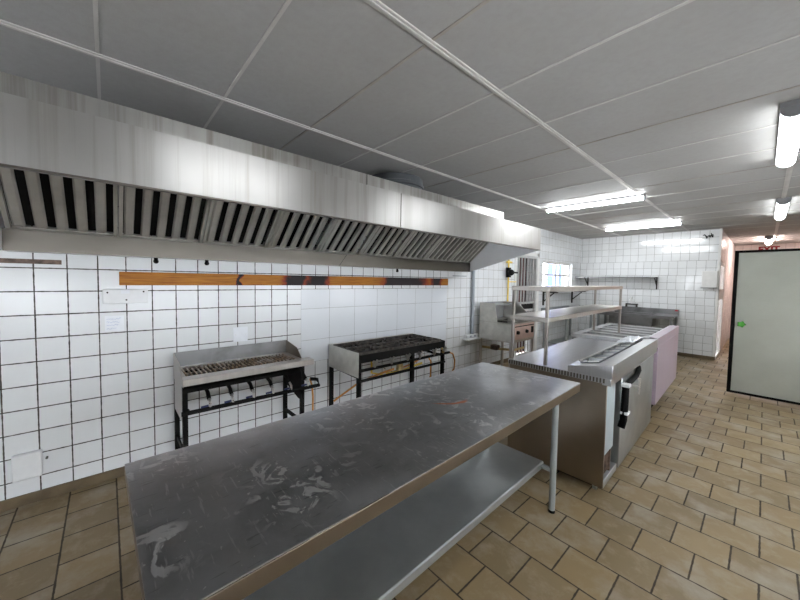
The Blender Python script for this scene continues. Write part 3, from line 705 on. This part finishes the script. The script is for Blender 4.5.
# food pans in the well: separate things, dropped into the opening
def at(lx, ly, lz):
    c, s_ = math.cos(IR), math.sin(IR); return (IX+lx*c-ly*s_, IY+lx*s_+ly*c, lz)
npan = 8; ph = (oy1-oy0)/npan; pproto = None
for i in range(npan):
    if pproto is None:
        pproto = thing('food_pan', '', 'food pan', at((o_in+o_out)/2, oy0+ph/2, .80), IR, 'steel pans in the sloped pan well')
        hw, hl = (o_out-o_in)/2-.003, ph/2-.003; sl_ = (z_out-z_in)/(xb-xa)
        zr = (z_in+z_out)/2-.80+.006 - .003
        vs = []
        for (fx_, fy_, base) in ((1, 1, 0), (.97, .96, 0), (.85, .86, -.048)):
            for sx_, sy__ in ((-1, -1), (1, -1), (1, 1), (-1, 1)):
                x = sx_*hw*fx_; vs.append((x, sy__*hl*fy_, zr+x*sl_+base))
        b = MB(); b.add(vs, [(0, 1, 5, 4), (1, 2, 6, 5), (2, 3, 7, 6), (3, 0, 4, 7), (4, 5, 9, 8), (5, 6, 10, 9), (6, 7, 11, 10), (7, 4, 8, 11), (8, 9, 10, 11)])
        b.build('pan', M['galv_duct'], pproto)
        b = MB(); x0_, x1_ = -hw, hw
        b.bar((x0_, -hl, zr+x0_*sl_+.004), (x1_, -hl, zr+x1_*sl_+.004), .012, .006).bar((x0_-.004, -hl, zr+x0_*sl_+.005), (x0_-.004, hl, zr+x0_*sl_+.005), .016, .008)
        b.build('rim', M['chrome'], pproto); pp = pproto
    else:
        pp = copy_tree(pproto); pp.location = at((o_in+o_out)/2, oy0+ph*(i+.5), .80)
    pp['label'] = ['steel food pan at the near end of the pan well', 'second steel food pan from the near end of the pan well', 'third steel food pan from the near end of the pan well',
                   'fourth steel food pan from the near end of the pan well', 'fifth steel food pan from the near end of the pan well', 'steel food pan third from the far end of the pan well',
                   'steel food pan second from the far end, under the front half of the white plastic', 'steel food pan at the far end under the crumpled white plastic'][i]
# crumpled white plastic on the pans
cr = MB(); n_ = 12; vs = []; fs = []
for j in range(n_*2+1):
    for i in range(n_+1):
        x = o_in-.02+(o_out-o_in+.01)*i/n_; yy = 1.20+.46*j/(2*n_)
        vs.append(at(x, yy, zt_(x)+.018+random.uniform(0, .028)*(1 if 0 < i < n_ and 0 < j < 2*n_ else .3)))
for j in range(2*n_):
    for i in range(n_): a = j*(n_+1)+i; fs.append((a, a+1, a+n_+2, a+n_+1))
cr.add(vs, fs); co = cr.build('plastic_sheet', M['paper'], None, smooth=False)
md = co.modifiers.new('solid', 'SOLIDIFY'); md.thickness = .003; md.offset = 1
tag(co, 'crumpled white plastic sheet lying over the far pans of the counter', 'plastic sheet')

# ------------------------------------------------------------------ bain-marie behind the prep counter
bm_ = thing('bain_marie', 'bain-marie counter with slotted wells and pinkish film on its aisle side', 'food warmer', at(0, PL+.01, 0), IR)
BL = 1.52; BX = -.82
MB().box(BX, -.012, .01, BL, .24, .86).build('cabinet', M['door_steel'], bm_)
MB().box(-.012, .028, .0, BL, .24, .865).build('side_panel', M['film'], bm_, .002)
fr = MB(); fr.box(BX-.01, BX+.07, 0, BL, .86, .90).box(-.07, .026, 0, BL, .865, .955).box(BX+.07, -.07, 0, .10, .86, .90).box(BX+.07, -.07, BL-.08, BL, .86, .90)
fr.prism([(-.26, .90), (-.07, .90), (-.07, .953), (-.09, .953)], 1, 0.0, .10)
fr.build('top_frame', M['counter'], bm_, .003)
MB().box(-.05, .0285, 0, BL, .866, .957).build('edge_film', M['film'], bm_, .002)
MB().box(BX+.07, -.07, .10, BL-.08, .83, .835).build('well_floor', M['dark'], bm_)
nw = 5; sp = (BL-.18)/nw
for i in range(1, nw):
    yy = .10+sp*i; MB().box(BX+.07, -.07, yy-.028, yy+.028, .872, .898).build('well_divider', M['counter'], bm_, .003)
MB().box(BX+.04, -.10, .06, BL-.06, 0, .24).build('plinth', M['dark'], bm_)  # dark block stands in for the shade under the raised cabinet

# ------------------------------------------------------------------ overshelf rack
rk = thing('overshelf_rack', 'open stainless two-tier rack on four posts standing on the prep counter', 'rack', at(-.745, .02, .862), IR)
RW, RL = .31, 2.24
def rz(z): return z-.862
for lx, ly in ((.012, .012), (RW-.012, .012), (.012, RL-.012), (RW-.012, RL-.012)):
    MB().box(lx-.012, lx+.012, ly-.012, ly+.012, (0 if ly < 1.5 else .0385), rz(1.492)).build('post', M['post'], rk, .002)
for z0_, z1_ in ((1.205, 1.243), (1.455, 1.490)):
    s = MB(); s.box(-.004, RW+.004, -.004, RL+.004, rz(z1_)-.004, rz(z1_))
    s.box(RW, RW+.004, -.004, RL+.004, rz(z0_), rz(z1_)).box(-.004, 0, -.004, RL+.004, rz(z0_), rz(z1_)).box(0, RW, -.004, 0, rz(z0_), rz(z1_)).box(0, RW, RL, RL+.004, rz(z0_), rz(z1_))
    s.build('shelf', M['rack'], rk, .0015)

# ------------------------------------------------------------------ fryer
fy = thing('deep_fryer', 'pale steel deep fryer on an open stand beside the barred gate', 'fryer', (-2.8, 4.9, 0))
fx0, fx1, fy0, fy1 = -3.10, -2.52, 4.55, 5.27
MB().box(fx0, fx1, fy0, fy0+.004, .60, .885).build('side_panel', M['pale_sheet'], fy); MB().box(fx0, fx1, fy1-.004, fy1, .60, .885).build('side_panel', M['pale_sheet'], fy)
MB().prism([(fx0, .885), (fx0, 1.175), (-2.83, 1.175), (-2.77, .885)], 1, fy0, fy0+.005).build('wing_panel', M['pale_sheet'], fy)
MB().prism([(fx0, .885), (fx0, 1.175), (-2.83, 1.175), (-2.6, .96), (-2.58, .885)], 1, fy1-.005, fy1).build('wing_panel', M['rack'], fy)
MB().box(fx0, fx0+.01, fy0+.005, fy1-.005, .885, 1.175).box(fx0+.01, -2.86, fy0+.005, fy1-.005, 1.13, 1.145).build('splash_back', M['galv_duct'], fy)
MB().box(fx0, fx1+.012, fy0, fy0+.05, .868, .885).box(fx0, fx1+.012, fy1-.05, fy1, .868, .885).box(fx1-.05, fx1+.012, fy0+.05, fy1-.05, .868, .885).box(fx0, fx0+.12, fy0+.05, fy1-.05, .868, .885).box(fx0+.12, fx1-.05, 4.88, 4.94, .868, .885).build('deck', M['rack'], fy, .003)
MB().box(fx0+.12, fx1-.05, fy0+.05, fy1-.05, .66, .67).box(fx0+.115, fx0+.12, fy0+.05, fy1-.05, .67, .868).box(fx1-.05, fx1-.045, fy0+.05, fy1-.05, .67, .868).build('oil_tank', M['iron'], fy)
MB().box(fx1-.008, fx1, fy0+.004, fy1-.004, .62, .868).build('control_panel', M['panel_red'], fy, .003)
MB().box(fx1, fx1+.004, fy0+.02, fy1-.02, .82, .835).build('panel_trim', M['black'], fy)
for yy in (4.72, 5.0): MB().tube([(fx1, yy, .735), (fx1+.03, yy, .735)], [.03, .026], 14).build('knob', M['black'], fy)
MB().box(fx1, fx1+.02, 5.16, 5.21, .70, .80).build('thermostat', M['black'], fy, .003)
MB().box(fx1-.03, fx1+.004, fy0+.01, fy1-.01, .585, .622).build('front_rail', M['rack'], fy)
for xx, yy in ((fx0+.02, fy0+.02), (fx1-.02, fy0+.02), (fx0+.02, fy1-.02), (fx1-.02, fy1-.02)):
    MB().box(xx-.018, xx+.018, yy-.018, yy+.018, 0, .62).build('leg', M['rack'], fy)
MB().box(fx0+.02, fx1-.02, fy0+.01, fy0+.03, .585, .605).build('brace', M['rack'], fy); MB().box(fx0+.02, fx1-.02, fy1-.03, fy1-.01, .585, .605).build('brace', M['rack'], fy)
gv = thing('gas_valve_pipe', 'brass gas valve and pipework under the fryer', 'gas valve', (-2.9, 4.85, .35))
MB().tube([(-3.15, 4.7, .42), (-2.9, 4.75, .42), (-2.7, 4.95, .40), (-2.66, 5.2, .42)], .02, 8).build('pipe', M['brass'], gv)
MB().box(-2.98, -2.86, 4.70, 4.80, .40, .48).build('valve', M['rust_rail'], gv, .008)

# ------------------------------------------------------------------ left wall shelf, counter and back wall fittings
ws = thing('wall_shelf', 'steel wall shelf on two angled brackets under the barred window', 'shelf', (XL, 7.85, 1.3))
MB().box(XL, XL+.33, 6.95, 8.78, 1.318, 1.345).build('board', M['rack'], ws, .003)
for yy in (7.04, 8.62):
    MB().box(XL, XL+.03, yy-.012, yy+.012, 1.02, 1.318).box(XL+.03, XL+.32, yy-.012, yy+.012, 1.296, 1.318).bar((XL+.015, yy, 1.10), (XL+.24, yy, 1.30), .02, .02).build('bracket', M['iron'], ws)
lc = thing('steel_counter', 'low steel counter with upturned back edge under the window shelf', 'counter', (-2.9, 7.7, 0))
MB().box(-3.18, -2.62, 6.95, 8.45, .85, .885).box(-3.19, -3.17, 6.95, 8.45, .885, .965).build('worktop', M['galv_duct'], lc, .003)
for xx in (-3.12, -2.67):
    for yy in (7.0, 8.4): MB().box(xx-.02, xx+.02, yy-.02, yy+.02, 0, .85).build('leg', M['leg'], lc)
MB().box(-3.1, -2.69, 7.0, 8.4, .22, .24).build('undershelf', M['galv'], lc)
bs = thing('wall_shelf', 'long steel shelf high on the tiled back wall', 'shelf', (-2.4, YB, 1.69))
MB().box(-3.19, -1.58, YB-.33, YB-.001, 1.672, 1.678).box(-3.19, -1.58, YB-.334, YB-.33, 1.650, 1.678).build('board', M['sooty_dark'], bs)  # whole board darkened to carry the shade on its underside
for xx in (-3.0, -1.60):
    MB().box(xx-.012, xx+.012, YB-.02, YB-.001, 1.40, 1.672).box(xx-.012, xx+.012, YB-.31, YB-.02, 1.655, 1.672).bar((xx, YB-.015, 1.48), (xx, YB-.26, 1.66), .018, .018).build('bracket', M['iron'], bs)
sk2 = thing('sink_unit', 'steel sink unit with tall backsplash against the tiled back wall', 'sink', (-1.8, 8.8, 0))
kx0, kx1, ky0 = -2.60, -1.19, 8.50
MB().box(kx0, kx1, YB-.03, YB-.012, .87, .985).build('backsplash', M['sooty_dark'], sk2, .003)
s = MB(); s.box(kx0, -2.35, ky0, YB-.03, .845, .87).box(-1.55, kx1, ky0, YB-.03, .845, .87).box(-2.35, -1.55, ky0, ky0+.09, .845, .87).box(-2.35, -1.55, YB-.13, YB-.03, .845, .87).box(kx0, kx1, ky0-.004, ky0, .80, .87)
s.build('deck', M['sooty_dark'], sk2, .003)
s = MB(); s.box(-2.35, -1.55, ky0+.09, YB-.13, .62, .625).box(-2.355, -2.35, ky0+.09, YB-.13, .62, .845).box(-1.55, -1.545, ky0+.09, YB-.13, .62, .845).box(-2.35, -1.55, ky0+.085, ky0+.09, .62, .845).box(-2.35, -1.55, YB-.13, YB-.125, .62, .845)
s.build('basin', M['sooty_dark'], sk2)
for xx in (kx0+.04, kx1-.04):
    for yy in (ky0+.04, YB-.08): MB().box(xx-.018, xx+.018, yy-.018, yy+.018, 0, .845).build('leg', M['leg'], sk2)
MB().box(kx0+.04, kx1-.04, ky0+.03, YB-.08, .20, .22).build('undershelf', M['sooty_dark'], sk2)
MB().box(-1.26, -1.21, YB-.0325, YB-.0305, .945, .975).build('sticker', M['red'], sk2)
tp = thing('mixer_tap', 'small chrome mixer tap with curved spout above the sink backsplash', 'tap', (-2.04, YB, 1.0))
MB().tube([(-2.14, YB-.05, 1.045), (-1.94, YB-.05, 1.045)], .016, 8).build('tap_body', M['iron'], tp)
for xx in (-2.14, -1.94): MB().tube([(xx, YB-.001, 1.045), (xx, YB-.07, 1.045)], .02, 8).tube([(xx, YB-.06, 1.045), (xx, YB-.06, .985)], .02, 8).build('handle', M['iron'], tp)
MB().tube([(-2.04, YB-.05, 1.045)] + [(-2.04+.02*math.sin(a), YB-.13+.08*math.cos(a), 1.13+.09*math.sin(a)) for a in [k_*math.pi/8 for k_ in range(9)]] + [(-2.04, YB-.21, 1.08)], .009, 8).build('spout', M['chrome'], tp)
eb = thing('wall_cabinet', 'flat white box on the tiled back wall near its right end', 'electrical box', (-.70, YB, 1.5))
MB().box(-.86, -.63, YB-.07, YB, 1.47, 1.80).build('box_body', M['white_paint'], eb, .004)
MB().box(-.87, -.625, YB-.085, YB, 1.455, 1.47).build('base_plate', M['lamp_body'], eb, .002)
ck = MB()
for k_ in range(7):
    xx = -.885+.02*k_; ck.tube([(xx, YB-.006, 2.545+random.uniform(-.05, .03)), (xx+random.uniform(.0, .05), YB-.014, 2.51+random.uniform(-.03, .03)), (xx+random.uniform(.02, .07), YB-.006, 2.50+random.uniform(-.04, .05))], .0075, 6)
tag(ck.build('cable_tangle', M['black_rubber']), 'little tangle of black cable ends high on the back wall', 'cable')

# ------------------------------------------------------------------ open cold room door
cdoor = thing('cold_room_door', 'thick grey-green cold-room door leaf standing open with black edge seal', 'cold room door', (.2, 6.5, 0))
LX0, LX1, LZ0, LZ1 = -.262, .735, .055, 1.975
MB().box(LX0, LX1, 6.45, 6.54, LZ0, LZ1).build('leaf', M['leaf'], cdoor, .004)
MB().box(LX0-.028, LX0+.012, 6.435, 6.52, LZ0-.012, LZ1+.002).box(LX0-.028, LX1, 6.435, 6.52, LZ1-.005, LZ1+.026).box(LX0-.028, LX1, 6.44, 6.52, LZ0-.02, LZ0+.012).build('gasket', M['black_rubber'], cdoor, .006)
kb = MB(); kb.tube([(-.185, 6.45, .998), (-.185, 6.41, .998)], .012, 10).tube([(-.185, 6.415, .998), (-.185, 6.39, .998)], [.034, .030], 10)
for k_ in range(5):
    a = k_*2*math.pi/5; kb.sphere((-.185+.03*math.cos(a), 6.402, .998+.03*math.sin(a)), .014, 8)
kb.build('release_knob', M['green'], cdoor)
for zz in (.4, 1.6): MB().box(.66, .75, 6.40, 6.45, zz, zz+.12).build('hinge', M['chrome'], cdoor, .004)

# ------------------------------------------------------------------ exit sign
es = thing('exit_sign', 'small sign with dark red EXIT lettering high on the far passage wall', 'sign', (.03, YE, 2.5))
MB().box(-.17, .24, YE-.012, YE, 2.40, 2.60).build('board', M['white_paint'], es, .002)
fc = bpy.data.curves.new('lettering', 'FONT'); fc.body = 'EXIT'; fc.size = .185; fc.extrude = .002; fc.align_x = 'CENTER'; fc.align_y = 'CENTER'; fc.offset = .010
fo = bpy.data.objects.new('lettering', fc); COL.objects.link(fo)
me = bpy.data.meshes.new_from_object(fo.evaluated_get(bpy.context.evaluated_depsgraph_get())); bpy.data.objects.remove(fo); bpy.data.curves.remove(fc)
me.name = 'lettering'; me.materials.clear(); me.materials.append(M['red']); fo = bpy.data.objects.new('lettering', me); COL.objects.link(fo)
fo.parent = es; fo.location = (.005, -.016, .005); fo.rotation_euler = (math.pi/2, 0, 0)
for o in bpy.data.objects:
    if '_o' in o: del o['_o']
